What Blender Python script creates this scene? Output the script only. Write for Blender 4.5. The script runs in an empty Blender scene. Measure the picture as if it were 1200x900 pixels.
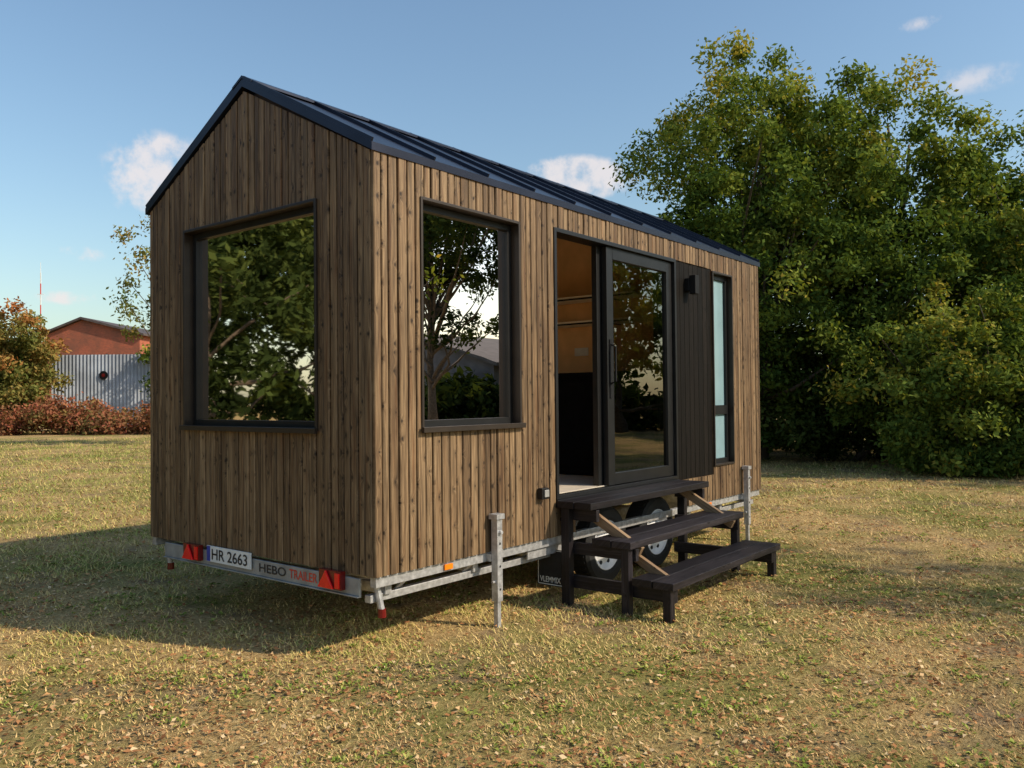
import bpy, bmesh, math, random
import numpy as np
from mathutils import Matrix, Vector
random.seed(7)
scene=bpy.context.scene
COL=scene.collection
scene.view_settings.view_transform='Standard'
scene.view_settings.look='None'
scene.view_settings.exposure=0

# ------------------------------------------------------------------ helpers
def mat_new(name):
    m=bpy.data.materials.new(name); m.use_nodes=True
    nt=m.node_tree; nt.nodes.clear()
    out=nt.nodes.new('ShaderNodeOutputMaterial')
    return m,nt,out
def N(nt,t,**kw):
    n=nt.nodes.new(t)
    for k,v in kw.items(): setattr(n,k,v)
    return n
def L(nt,a,b): nt.links.new(a,b)
def math_n(nt,op,a,b=None,clamp=False):
    n=N(nt,'ShaderNodeMath',operation=op); n.use_clamp=clamp
    for i,v in enumerate((a,b)):
        if v is None: continue
        if hasattr(v,'links'): L(nt,v,n.inputs[i])
        else: n.inputs[i].default_value=v
    return n.outputs[0]
def mixc(nt,f,a,b,mode='MIX'):
    n=N(nt,'ShaderNodeMix',data_type='RGBA',blend_type=mode)
    for i,v in ((0,f),(6,a),(7,b)):
        if hasattr(v,'links'): L(nt,v,n.inputs[i])
        else: n.inputs[i].default_value=v if i==0 else (v[0],v[1],v[2],1)
    return n.outputs[2]
def ramp(nt,fac,stops):
    n=N(nt,'ShaderNodeValToRGB'); L(nt,fac,n.inputs[0])
    e=n.color_ramp.elements
    while len(e)<len(stops): e.new(0.5)
    for i,(p,c) in enumerate(stops):
        e[i].position=p; e[i].color=(c[0],c[1],c[2],1) if not isinstance(c,float) else (c,c,c,1)
    return n.outputs[0]
def simple(name,col,rough=0.5,metal=0.0,var=0.25,scale=12,bump=0.0,spec=0.5):
    m,nt,out=mat_new(name)
    b=N(nt,'ShaderNodeBsdfPrincipled'); L(nt,b.outputs[0],out.inputs[0])
    g=N(nt,'ShaderNodeNewGeometry')
    n=N(nt,'ShaderNodeTexNoise'); n.inputs['Scale'].default_value=scale; n.inputs['Detail'].default_value=4
    L(nt,g.outputs['Position'],n.inputs['Vector'])
    lo=[c*(1-var) for c in col]; hi=[c*(1+var) for c in col]
    c=ramp(nt,n.outputs[0],[(0.3,lo),(0.7,hi)])
    L(nt,c,b.inputs['Base Color'])
    b.inputs['Roughness'].default_value=rough; b.inputs['Metallic'].default_value=metal
    b.inputs['Specular IOR Level'].default_value=spec
    if bump:
        bp=N(nt,'ShaderNodeBump'); bp.inputs['Strength'].default_value=bump; bp.inputs['Distance'].default_value=0.01
        L(nt,n.outputs[0],bp.inputs['Height']); L(nt,bp.outputs[0],b.inputs['Normal'])
    return m
def board_mat(name,dark,mid,light,rough=0.55,knot=(0.014,0.008,0.005),streak=0.65,spec=0.3,red=None):
    m,nt,out=mat_new(name)
    b=N(nt,'ShaderNodeBsdfPrincipled'); L(nt,b.outputs[0],out.inputs[0])
    uv=N(nt,'ShaderNodeUVMap'); uv.uv_map='UVMap'
    sep=N(nt,'ShaderNodeSeparateXYZ'); L(nt,uv.outputs[0],sep.inputs[0])
    u,v=sep.outputs[0],sep.outputs[1]
    at=N(nt,'ShaderNodeAttribute'); at.attribute_name='tint'
    cv=N(nt,'ShaderNodeCombineXYZ'); L(nt,math_n(nt,'MULTIPLY',u,16.0),cv.inputs[0]); L(nt,math_n(nt,'MULTIPLY',v,11.0),cv.inputs[1])
    vo=N(nt,'ShaderNodeTexVoronoi',voronoi_dimensions='2D'); vo.inputs['Scale'].default_value=1; L(nt,cv.outputs[0],vo.inputs['Vector'])
    sc=N(nt,'ShaderNodeSeparateColor'); L(nt,vo.outputs['Color'],sc.inputs[0])
    keep=math_n(nt,'GREATER_THAN',sc.outputs[0],0.66)
    ksz=math_n(nt,'MULTIPLY',vo.outputs['Distance'],math_n(nt,'ADD',math_n(nt,'MULTIPLY',sc.outputs[1],1.3),0.75))
    mr=N(nt,'ShaderNodeMapRange'); L(nt,ksz,mr.inputs[0])
    mr.inputs[1].default_value=0.07; mr.inputs[2].default_value=0.17; mr.inputs[3].default_value=1; mr.inputs[4].default_value=0
    kn=math_n(nt,'MULTIPLY',mr.outputs[0],keep)
    mr2=N(nt,'ShaderNodeMapRange'); L(nt,vo.outputs['Distance'],mr2.inputs[0])
    mr2.inputs[1].default_value=0.0; mr2.inputs[2].default_value=0.6; mr2.inputs[3].default_value=1; mr2.inputs[4].default_value=0
    halo=math_n(nt,'MULTIPLY',math_n(nt,'MULTIPLY',mr2.outputs[0],mr2.outputs[0]),keep)
    gv=N(nt,'ShaderNodeCombineXYZ')
    L(nt,math_n(nt,'ADD',math_n(nt,'MULTIPLY',u,95.0),math_n(nt,'MULTIPLY',halo,3.2)),gv.inputs[0])
    L(nt,math_n(nt,'MULTIPLY',v,2.6),gv.inputs[1]); L(nt,math_n(nt,'MULTIPLY',at.outputs['Fac'],37.0),gv.inputs[2])
    g1=N(nt,'ShaderNodeTexNoise'); g1.inputs['Scale'].default_value=1; g1.inputs['Detail'].default_value=4; g1.inputs['Roughness'].default_value=0.65; L(nt,gv.outputs[0],g1.inputs['Vector'])
    g1.inputs['Distortion'].default_value=0.6
    bv=N(nt,'ShaderNodeCombineXYZ'); L(nt,math_n(nt,'MULTIPLY',u,26.0),bv.inputs[0]); L(nt,math_n(nt,'MULTIPLY',v,1.1),bv.inputs[1])
    g2=N(nt,'ShaderNodeTexNoise'); g2.inputs['Scale'].default_value=1; g2.inputs['Detail'].default_value=4; g2.inputs['Roughness'].default_value=0.6; L(nt,bv.outputs[0],g2.inputs['Vector'])
    f=math_n(nt,'ADD',math_n(nt,'MULTIPLY',g1.outputs[0],0.66),math_n(nt,'MULTIPLY',g2.outputs[0],0.34))
    f=math_n(nt,'ADD',f,math_n(nt,'MULTIPLY',math_n(nt,'SUBTRACT',at.outputs['Fac'],0.5),0.14))
    c=ramp(nt,f,[(0.33,dark),(0.49,mid),(0.67,light)])
    if red: c=mixc(nt,ramp(nt,g2.outputs[0],[(0.30,0.75),(0.46,0.0)]),c,red,'MULTIPLY')
    c=mixc(nt,math_n(nt,'MULTIPLY',halo,0.55),c,dark)
    st=ramp(nt,g2.outputs[0],[(0.51,0.0),(0.64,streak)])
    c=mixc(nt,st,c,[d*0.9 for d in dark])
    c=mixc(nt,math_n(nt,'MULTIPLY',kn,0.85),c,knot)
    g=N(nt,'ShaderNodeNewGeometry'); wn=N(nt,'ShaderNodeTexNoise'); wn.inputs['Scale'].default_value=0.9; wn.inputs['Detail'].default_value=4; L(nt,g.outputs['Position'],wn.inputs['Vector'])
    c=mixc(nt,ramp(nt,wn.outputs[0],[(0.40,0.35),(0.60,0.0)]),c,(0.60,0.56,0.52),'MULTIPLY')
    L(nt,c,b.inputs['Base Color'])
    b.inputs['Roughness'].default_value=rough; b.inputs['Specular IOR Level'].default_value=spec
    bp=N(nt,'ShaderNodeBump'); bp.inputs['Strength'].default_value=0.4; bp.inputs['Distance'].default_value=0.004
    L(nt,g1.outputs[0],bp.inputs['Height']); L(nt,bp.outputs[0],b.inputs['Normal'])
    return m
def leaf_mat(name,stops,trans=0.25):
    m,nt,out=mat_new(name)
    at=N(nt,'ShaderNodeAttribute'); at.attribute_name='tint'
    c=ramp(nt,at.outputs['Fac'],stops)
    d=N(nt,'ShaderNodeBsdfDiffuse'); L(nt,c,d.inputs['Color'])
    if trans<=0: L(nt,d.outputs[0],out.inputs[0]); return m
    t=N(nt,'ShaderNodeBsdfTranslucent'); L(nt,mixc(nt,1.0,c,(1.2,1.15,0.5),'MULTIPLY'),t.inputs[0])
    mx=N(nt,'ShaderNodeMixShader'); mx.inputs[0].default_value=trans
    L(nt,d.outputs[0],mx.inputs[1]); L(nt,t.outputs[0],mx.inputs[2]); L(nt,mx.outputs[0],out.inputs[0])
    return m

def empty(name,loc,label,category,group=None):
    e=bpy.data.objects.new(name,None); e.location=loc; COL.objects.link(e)
    e["label"]=label; e["category"]=category
    if group: e["group"]=group
    return e
def parent(o,p):
    o.parent=p
    if p.type=='EMPTY':
        o.matrix_parent_inverse=(Matrix.Translation(p.location)@p.rotation_euler.to_matrix().to_4x4()).inverted()
def top(o,label,category,group=None):
    o["label"]=label; o["category"]=category
    if group: o["group"]=group
class MB:
    def __init__(s): s.v=[];s.f=[];s.m=[];s.t=[];s.uv=[]
    def face(s,pts,m=0,t=0.5,uvs=None):
        i=len(s.v); s.v+= [tuple(p) for p in pts]; s.f.append(tuple(range(i,i+len(pts)))); s.m.append(m); s.t.append(t)
        s.uv+= uvs if uvs else [(p[0]+p[1],p[2]) for p in pts]
    def hexa(s,b,tp,m=0,t=0.5,uvf=None):
        F=[(b[3],b[2],b[1],b[0]),tuple(tp)]+[(b[i],b[(i+1)%4],tp[(i+1)%4],tp[i]) for i in range(4)]
        for q in F: s.face(q,m,t,[uvf(p) for p in q] if uvf else None)
    def box(s,x0,x1,y0,y1,z0,z1,m=0,t=0.5,uvf=None):
        s.hexa([(x0,y0,z0),(x1,y0,z0),(x1,y1,z0),(x0,y1,z0)],[(x0,y0,z1),(x1,y0,z1),(x1,y1,z1),(x0,y1,z1)],m,t,uvf)
    def beam(s,p,q,w,h,m=0,t=0.5,upv=(0,0,1)):
        p=Vector(p);q=Vector(q);d=(q-p).normalized();u=Vector(upv)
        if abs(d.dot(u))>0.98:u=Vector((0,1,0))
        r=d.cross(u).normalized();u=r.cross(d).normalized()
        a=[p+r*w/2*i+u*h/2*j for i,j in((-1,-1),(1,-1),(1,1),(-1,1))]
        b=[q+r*w/2*i+u*h/2*j for i,j in((-1,-1),(1,-1),(1,1),(-1,1))]
        off=random.random()*5
        def uvf(pt):
            w_=Vector(pt)-p
            return (w_.dot(r)+w_.dot(u)+off, w_.dot(d)+off)
        s.hexa(a,b,m,t,uvf)
    def tube(s,pts,rad,seg=8,m=0,t=0.5,caps=True):
        rings=[]
        for i,p in enumerate(pts):
            p=Vector(p); a=Vector(pts[max(i-1,0)]);b=Vector(pts[min(i+1,len(pts)-1)])
            d=(b-a).normalized();u=Vector((0,0,1)) if abs(d.z)<0.9 else Vector((1,0,0))
            r=d.cross(u).normalized();u=r.cross(d)
            rings.append([p+(r*math.cos(2*math.pi*k/seg)+u*math.sin(2*math.pi*k/seg))*rad[i] for k in range(seg)])
        for i in range(len(rings)-1):
            for k in range(seg):
                s.face([rings[i][k],rings[i][(k+1)%seg],rings[i+1][(k+1)%seg],rings[i+1][k]],m,t)
        if caps: s.face(rings[0][::-1],m,t); s.face(rings[-1],m,t)
    def lathe_y(s,c,prof,seg=28,m=0,t=0.5):
        cx,cy,cz=c
        for i in range(len(prof)-1):
            (r0,y0),(r1,y1)=prof[i],prof[i+1]
            for k in range(seg):
                a,b=2*math.pi*k/seg,2*math.pi*(k+1)/seg
                q=[(cx+r0*math.cos(a),cy+y0,cz+r0*math.sin(a)),(cx+r0*math.cos(b),cy+y0,cz+r0*math.sin(b)),
                   (cx+r1*math.cos(b),cy+y1,cz+r1*math.sin(b)),(cx+r1*math.cos(a),cy+y1,cz+r1*math.sin(a))]
                s.face(q,m,t)
    def obj(s,name,mats,par=None,smooth=False,bevel=0):
        me=bpy.data.meshes.new(name); me.from_pydata(s.v,[],s.f)
        for mm in (mats if isinstance(mats,(list,tuple)) else [mats]): me.materials.append(mm)
        me.polygons.foreach_set('material_index',s.m)
        l=me.uv_layers.new(name='UVMap'); l.data.foreach_set('uv',[c for q in s.uv for c in q])
        a=me.attributes.new('tint','FLOAT','FACE'); a.data.foreach_set('value',s.t)
        bm=bmesh.new(); bm.from_mesh(me); bmesh.ops.remove_doubles(bm,verts=bm.verts,dist=1e-5)
        bmesh.ops.recalc_face_normals(bm,faces=bm.faces); bm.to_mesh(me); bm.free()
        if smooth: me.polygons.foreach_set('use_smooth',[True]*len(me.polygons))
        o=bpy.data.objects.new(name,me); COL.objects.link(o)
        if bevel:
            b=o.modifiers.new('b','BEVEL'); b.width=bevel; b.segments=2; b.limit_method='ANGLE'
        if par: parent(o,par)
        return o
def fast_mesh(name,V,tint,mat,par=None):
    n,k,_=V.shape
    me=bpy.data.meshes.new(name)
    me.vertices.add(n*k); me.vertices.foreach_set('co',V.reshape(-1).astype(np.float32))
    me.loops.add(n*k); me.loops.foreach_set('vertex_index',np.arange(n*k,dtype=np.int32))
    me.polygons.add(n); me.polygons.foreach_set('loop_start',np.arange(n,dtype=np.int32)*k)
    me.update(calc_edges=True); me.validate()
    a=me.attributes.new('tint','FLOAT','FACE'); a.data.foreach_set('value',tint.astype(np.float32))
    me.materials.append(mat)
    o=bpy.data.objects.new(name,me); COL.objects.link(o)
    if par: parent(o,par)
    return o
def text_mesh(name,body,width,height,org,X,Y,mat,par):
    cu=bpy.data.curves.new(name,'FONT'); cu.body=body; cu.size=1; cu.extrude=0.0; cu.offset=0.012
    o=bpy.data.objects.new(name+'_tmp',cu); COL.objects.link(o); bpy.context.view_layer.update()
    dg=bpy.context.evaluated_depsgraph_get()
    me=bpy.data.meshes.new_from_object(o.evaluated_get(dg)); bpy.data.objects.remove(o)
    xs=[v.co.x for v in me.vertices]; ys=[v.co.y for v in me.vertices]
    sx=width/(max(xs)-min(xs)); sy=height/(max(ys)-min(ys))
    X=Vector(X);Y=Vector(Y)
    for v in me.vertices:
        v.co=Vector(org)+X*((v.co.x-min(xs))*sx)+Y*((v.co.y-min(ys))*sy)
    me.materials.clear(); me.materials.append(mat); me.name=name
    ob=bpy.data.objects.new(name,me); COL.objects.link(ob); parent(ob,par); return ob

# ------------------------------------------------------------------ materials
M_board=board_mat('stained_board',(0.042,0.025,0.014),(0.165,0.103,0.054),(0.355,0.242,0.135),red=(1.0,0.76,0.60))
M_shut=board_mat('dark_stained_board',(0.003,0.0025,0.002),(0.0085,0.0065,0.005),(0.020,0.015,0.012),knot=(0.002,0.002,0.002),spec=0.12,rough=0.6)
M_step=board_mat('black_stained_plank',(0.005,0.004,0.005),(0.013,0.010,0.012),(0.045,0.038,0.044),rough=0.5,knot=(0.004,0.003,0.003),spec=0.3)
M_raw=board_mat('raw_pine',(0.14,0.08,0.045),(0.25,0.16,0.09),(0.36,0.25,0.15),streak=0.2)
M_ply=simple('plywood',(0.80,0.50,0.25),0.6,0,0.10,6,spec=0.2)
M_backing=simple('dark_membrane',(0.010,0.008,0.007),0.8)
M_frame=simple('charcoal_aluminium',(0.013,0.013,0.014),0.4,0.3,0.2,8)
M_casing=simple('brown_casing',(0.030,0.021,0.015),0.45,0.2,0.2,8)
M_roof=simple('dark_standing_seam_metal',(0.028,0.032,0.050),0.35,0.7,0.2,2.5)
M_galv=simple('galvanised_steel',(0.45,0.45,0.46),0.42,0.5,0.3,28,0.15)
M_black=simple('black_rubber',(0.012,0.012,0.013),0.75,0,0.3,30)
M_blackp=simple('black_lacquer',(0.008,0.008,0.009),0.55,spec=0.2)
M_cab=simple('matt_black_laminate',(0.006,0.006,0.007),0.85,spec=0.05)
M_red=simple('red_lens',(0.85,0.012,0.01),0.2,0,0.1)
M_dred=simple('dark_red_lens',(0.14,0.008,0.008),0.2,0,0.1)
M_amber=simple('amber_lens',(0.8,0.20,0.01),0.2,0,0.1)
M_white=simple('white_paint',(0.72,0.72,0.70),0.45,0,0.08,10)
M_grey=simple('weathered_grey_panel',(0.30,0.30,0.29),0.5,0.2,0.25,9)
M_blue=simple('blue_paint',(0.02,0.05,0.35),0.4,0,0.1)
M_txtk=simple('black_lettering',(0.015,0.015,0.02),0.5)
M_txtr=simple('red_lettering',(0.6,0.05,0.02),0.5)
M_floor=simple('interior_floor',(0.60,0.52,0.42),0.5,0,0.15,8)
M_rimz=simple('silver_rim',(0.80,0.80,0.82),0.4,0.1,0.1,10)
M_shelf=simple('pale_shelf_wood',(0.82,0.72,0.56),0.5,0,0.08,10)
def glass_mat(name,tint,ior,rough=0.0,gc=(0.95,0.97,1,1)):
    m,nt,out=mat_new(name)
    tr=N(nt,'ShaderNodeBsdfTransparent'); tr.inputs[0].default_value=(*tint,1)
    gl=N(nt,'ShaderNodeBsdfGlossy'); gl.inputs['Roughness'].default_value=rough; gl.inputs[0].default_value=gc
    g=N(nt,'ShaderNodeNewGeometry'); n=N(nt,'ShaderNodeTexNoise'); n.inputs['Scale'].default_value=1.3; L(nt,g.outputs['Position'],n.inputs['Vector'])
    bp=N(nt,'ShaderNodeBump'); bp.inputs['Strength'].default_value=0.10; bp.inputs['Distance'].default_value=0.02
    L(nt,n.outputs[0],bp.inputs['Height']); L(nt,bp.outputs[0],gl.inputs['Normal'])
    fr=N(nt,'ShaderNodeFresnel'); fr.inputs[0].default_value=ior
    mx=N(nt,'ShaderNodeMixShader'); L(nt,fr.outputs[0],mx.inputs[0]); L(nt,tr.outputs[0],mx.inputs[1]); L(nt,gl.outputs[0],mx.inputs[2])
    L(nt,mx.outputs[0],out.inputs[0]); return m
M_glass=glass_mat('window_glass',(0.72,0.68,0.62),1.95,0.004,(1.0,0.88,0.84,1))
M_glassd=glass_mat('door_glass',(0.62,0.60,0.56),2.5,0.0,(1.0,0.97,0.92,1))
M_glassg=glass_mat('window_glass_tinted',(0.95,0.84,0.70),1.70,0.018,(0.95,0.85,0.78,1))
M_frost=simple('frosted_glass',(0.22,0.34,0.38),0.18,0,0.10,3)
M_bark=simple('bark',(0.09,0.07,0.05),0.9,0,0.4,14,0.6)

# ------------------------------------------------------------------ tiny house
LX,WY=5.6,2.5
ZB,ZT,SL=0.49,2.945,0.512
house=empty('tiny_house',(2.8,1.25,0),'brown timber clad tiny house with dark gabled roof on trailer','tiny house')
def boards(mb,axis,fixed,out,length,openings,ztop,start=0.0,zb=lambda s:ZB,th=0.022,gap=0.008,seed=1):
    rnd=random.Random(seed); s=start; i=0
    while s<length-1e-4:
        w=rnd.choice([0.056,0.062,0.068,0.076]); e=min(s+w,length)
        if length-e<0.03: e=length
        t=rnd.random(); ou=rnd.random()*20; ov=rnd.random()*20; dz=rnd.uniform(-0.004,0.004)
        g0=gap+rnd.uniform(-0.002,0.004)
        a,b=s+g0/2,e-g0/2
        cuts=sorted(set([a,b]+[c for o in openings for c in (o[0],o[1]) if a<c<b]+([WY/2] if axis=='y' and a<WY/2<b else [])))
        for p,q in zip(cuts[:-1],cuts[1:]):
            mid=(p+q)/2
            blocked=sorted([(o[2],o[3]) for o in openings if o[0]<mid<o[1]])
            iv=[];z=zb(mid)
            for z0,z1 in blocked:
                if z0>z: iv.append((z,z0))
                z=max(z,z1)
            iv.append((z,None))
            ca=0.005 if p==a else 0; cb=0.005 if q==b else 0
            f=th+dz
            prof=[(p,0),(p,f-ca),(p+ca,f),(q-cb,f),(q,f-cb),(q,0)]
            for z0,z1 in iv:
                def P(sv,d,zz):
                    return (sv,fixed+out*d,zz) if axis=='x' else (fixed+out*d,sv,zz)
                lo=[P(sv,d,z0) for sv,d in prof]; hi=[P(sv,d,z1 if z1 is not None else ztop(sv)) for sv,d in prof]
                uvf=lambda pt:((pt[0] if axis=='x' else pt[1])+ou,pt[2]+ov)
                n=len(prof)
                for k in range(n):
                    quad=[lo[k],lo[(k+1)%n],hi[(k+1)%n],hi[k]]
                    mb.face(quad,0,t,[uvf(c) for c in quad])
                mb.face(lo[::-1],0,t); mb.face(hi,0,t)
        s=e; i+=1
def sheet(mb,axis,f0,f1,s0,s1,openings,z0,ztop,m=0):
    ss=sorted(set([s0,s1]+[c for o in openings for c in o[:2] if s0<c<s1]+([WY/2] if axis=='y' else [])))
    for a,b in zip(ss[:-1],ss[1:]):
        mid=(a+b)/2; z=z0; iv=[]
        for o in sorted([(o[2],o[3]) for o in openings if o[0]<mid<o[1]]):
            if o[0]>z: iv.append((z,o[0]))
            z=max(z,o[1])
        iv.append((z,None))
        for p,q in iv:
            qa=q if q is not None else ztop(a); qb=q if q is not None else ztop(b)
            if axis=='x': mb.hexa([(a,f0,p),(b,f0,p),(b,f1,p),(a,f1,p)],[(a,f0,qa),(b,f0,qb),(b,f1,qb),(a,f1,qa)],m)
            else: mb.hexa([(f0,a,p),(f1,a,p),(f1,b,p),(f0,b,p)],[(f0,a,qa),(f1,a,qa),(f1,b,qb),(f0,b,qb)],m)
side_op=[(0.35,1.33,1.315,2.74),(1.74,3.65,0.76,2.77),(4.42,4.89,0.82,2.755)]
shut=(3.652,4.418,0.74,2.77)
gab_op=[(0.485,2.0,1.315,2.74)]
flat=lambda s:ZT
gz=lambda s:ZT+SL*min(s,WY-s)-0.002
arch=lambda s:0.67 if 2.0<s<3.85 else ZB
mb=MB(); boards(mb,'x',0.0,-1,LX,side_op+[shut],flat,start=-0.022,zb=arch,seed=3); side=mb.obj('side_wall',M_board,house)
mb=MB(); boards(mb,'y',0.0,-1,WY,gab_op,gz,seed=5); gable=mb.obj('gable_wall',M_board,house)
mb=MB(); boards(mb,'x',WY,1,LX,[],flat,seed=8); mb.obj('side_wall',M_board,house)
mb=MB(); boards(mb,'y',LX,1,WY,[],gz,seed=9); mb.obj('gable_wall',M_board,house)
mb=MB(); 
for (a,b) in ((3.665,3.755),(3.76,3.845),(3.85,3.94),(3.945,4.03),(4.035,4.125),(4.13,4.225),(4.23,4.32),(4.325,4.412)):
    ou=random.random()*9; mb.box(a,b,-0.012,0.0,0.742,2.768,0,random.random(),lambda p:(p[0]+ou,p[2]+ou))
o=mb.obj('dark_wall_panel',M_shut,house,bevel=0.002); o["label"]="near black stained vertical board panel beside the door"
mb=MB()
sheet(mb,'x',0.001,0.03,0.001,LX-0.001,side_op,ZB+0.18,lambda s:ZT-0.005)
sheet(mb,'x',WY-0.03,WY-0.001,0.001,LX-0.001,[],ZB+0.02,lambda s:ZT-0.005)
sheet(mb,'y',0.0012,0.029,0.031,WY-0.031,gab_op,ZB+0.02,lambda s:gz(s)-0.01)
sheet(mb,'y',LX-0.029,LX-0.0012,0.031,WY-0.031,[],ZB+0.02,lambda s:gz(s)-0.01)
mb.obj('wall_membrane',M_backing,house)
mb=MB()
sheet(mb,'x',0.10,0.115,0.116,LX-0.116,side_op,0.80,lambda s:2.95)
sheet(mb,'x',WY-0.115,WY-0.10,0.116,LX-0.116,[],0.80,lambda s:2.95)
sheet(mb,'y',0.10,0.115,0.10,WY-0.10,gab_op,0.80,lambda s:gz(s)-0.03)
sheet(mb,'y',3.72,3.76,0.116,WY-0.116,[],0.80,lambda s:gz(s)-0.03)
mb.obj('interior_lining',M_ply,house)
mb=MB(); mb.box(0.03,LX-0.03,0.032,WY-0.032,0.70,0.795); mb.obj('floor',M_floor,house)
mb=MB(); mb.box(3.12,3.70,0.14,2.30,0.80,1.70); mb.box(3.09,3.715,0.125,2.32,1.702,1.74)
for yy in (0.68,1.22,1.76): mb.box(3.108,3.121,yy-0.25,yy+0.25,0.88,1.66)
mb.obj('kitchen_cabinet',M_cab,house,bevel=0.003)
for z in (2.22,2.46):
    mb=MB(); mb.box(3.42,3.718,0.3,2.2,z,z+0.03,0); mb.box(3.415,3.4195,0.29,2.21,z-0.004,z+0.012,1)
    for yy in (0.6,1.5): mb.box(3.43,3.715,yy,yy+0.012,z-0.012,z-0.0005,1)
    mb.obj('shelf',[M_shelf,M_blackp],house)
mb=MB(); mb.box(3.708,3.722,0.98,1.14,1.93,2.01); mb.obj('wall_socket',M_white,house,bevel=0.003)
# roof
mb=MB()
R0,R1,TH=2.985,3.66,0.048
EO=0.030
def roofsec(ya,za,yb,zb_,x0,x1):
    mb.hexa([(x0,ya,za-TH),(x1,ya,za-TH),(x1,yb,zb_-TH),(x0,yb,zb_-TH)],[(x0,ya,za),(x1,ya,za),(x1,yb,zb_),(x0,yb,zb_)])
roofsec(-EO,R0,1.25,R1,-0.038,LX+0.038); roofsec(1.25,R1,WY+EO,R0,-0.038,LX+0.038)
roof=mb.obj('roof',M_roof,house)
mb=MB()
xs=[-0.030+i*(LX+0.06)/11 for i in range(12)]
for x in xs:
    mb.beam((x,-EO+.004,R0+0.012),(x,1.24,R1+0.008),0.012,0.028)
    mb.beam((x,WY+EO-.004,R0+0.012),(x,1.26,R1+0.008),0.012,0.028)
mb.obj('roof_seam',M_roof,roof)
mb=MB()
mb.hexa([(-.041,1.14,R1-.045),(LX+.041,1.14,R1-.045),(LX+.041,1.25,R1+.006),(-.041,1.25,R1+.006)],[(-.041,1.14,R1-.03),(LX+.041,1.14,R1-.03),(LX+.041,1.25,R1+.026),(-.041,1.25,R1+.026)])
mb.hexa([(-.041,1.25,R1+.006),(LX+.041,1.25,R1+.006),(LX+.041,1.36,R1-.045),(-.041,1.36,R1-.045)],[(-.041,1.25,R1+.026),(LX+.041,1.25,R1+.026),(LX+.041,1.36,R1-.03),(-.041,1.36,R1-.03)])
mb.obj('ridge_cap',M_roof,roof)
def frame_boxes(mb,axis,o,d0,d1,w,m=0):
    a,b,z0,z1=o
    def B(s0,s1,za,zb):
        if axis=='x': mb.box(s0,s1,d0,d1,za,zb,m)
        else: mb.box(d0,d1,s0,s1,za,zb,m)
    B(a,a+w,z0,z1);B(b-w,b,z0,z1);B(a+w,b-w,z0,z0+w);B(a+w,b-w,z1-w,z1)
def window(axis,o,gm,name='window'):
    mb=MB()
    frame_boxes(mb,axis,o,-0.036,0.10,0.018,1)
    i=(o[0]+.019,o[1]-.019,o[2]+.019,o[3]-.019)
    frame_boxes(mb,axis,i,0.035,0.095,0.042,0)
    if axis=='x': mb.box(o[0]-.012,o[1]+.012,-0.062,-0.037,o[2]-0.012,o[2]+0.022,1)
    else: mb.box(-0.062,-0.037,o[0]-.012,o[1]+.012,o[2]-0.012,o[2]+0.022,1)
    w=mb.obj(name,[M_frame,M_casing],house,bevel=0.002)
    mb=MB(); g=(i[0]+.043,i[1]-.043,i[2]+.043,i[3]-.043)
    if axis=='x': mb.face([(g[0],0.06,g[2]),(g[1],0.06,g[2]),(g[1],0.06,g[3]),(g[0],0.06,g[3])])
    else: mb.face([(0.06,g[0],g[2]),(0.06,g[1],g[2]),(0.06,g[1],g[3]),(0.06,g[0],g[3])])
    mb.obj('glass',gm,w); return w
window('x',side_op[0],M_glass); window('y',gab_op[0],M_glassg)
mb=MB(); o=side_op[2]; frame_boxes(mb,'x',o,-0.036,0.10,0.018,1); i=(o[0]+.019,o[1]-.019,o[2]+.019,o[3]-.019)
frame_boxes(mb,'x',i,0.02,0.08,0.045,0); mb.box(i[0]+.046,i[1]-.046,0.015,0.078,1.33,1.42,0)
w=mb.obj('window',[M_frame,M_casing],house,bevel=0.002); w["label"]="tall narrow frosted window with black frame"
mb=MB(); mb.box(i[0]+.046,i[1]-.046,0.045,0.055,i[2]+.046,1.329); mb.box(i[0]+.046,i[1]-.046,0.045,0.055,1.421,i[3]-.046); mb.obj('glass',M_frost,w)
o=side_op[1]
mb=MB(); frame_boxes(mb,'x',o,-0.034,0.11,0.03,0)
mb.box(2.46,2.50,0.06,0.11,0.80,2.74,0)
df=mb.obj('door_frame',[M_frame],house,bevel=0.002)
for k,(a,b,y0) in enumerate(((2.50,3.61,-0.005),(2.44,3.55,0.052))):
    mb=MB(); frame_boxes(mb,'x',(a,b,0.795,2.735),y0,y0+0.05,0.095,0)
    d=mb.obj('sliding_door',M_frame,house,bevel=0.003)
    if k==0: d["label"]="black framed glass sliding door slid open"
    mb=MB(); mb.face([(a+.095,y0+.025,.89),(b-.095,y0+.025,.89),(b-.095,y0+.025,2.64),(a+.095,y0+.025,2.64)]); mb.obj('glass',M_glassd,d)
    if k==0:
        mb=MB(); mb.tube([(2.545,-0.01,1.62),(2.545,-0.055,1.64),(2.545,-0.055,1.92),(2.545,-0.01,1.94)],[0.009]*4,8); mb.box(2.53,2.56,-0.012,-0.004,1.5,1.98)
        mb.obj('handle',M_blackp,d)
mb=MB(); mb.box(1.74,3.65,-0.045,-0.023,0.70,0.757); mb.obj('threshold',M_frame,house,bevel=0.002)
mb=MB(); mb.box(3.86,3.95,-0.055,-0.0125,2.50,2.62); mb.box(3.865,3.945,-0.12,-0.055,2.47,2.645); mb.obj('wall_lamp',M_blackp,house,bevel=0.004)
mb=MB(); mb.box(1.51,1.59,-0.07,-0.027,0.785,0.865,0); mb.box(1.53,1.582,-0.080,-0.0705,0.80,0.852,1); mb.obj('power_inlet',[M_frame,M_grey],house,bevel=0.004)

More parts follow.
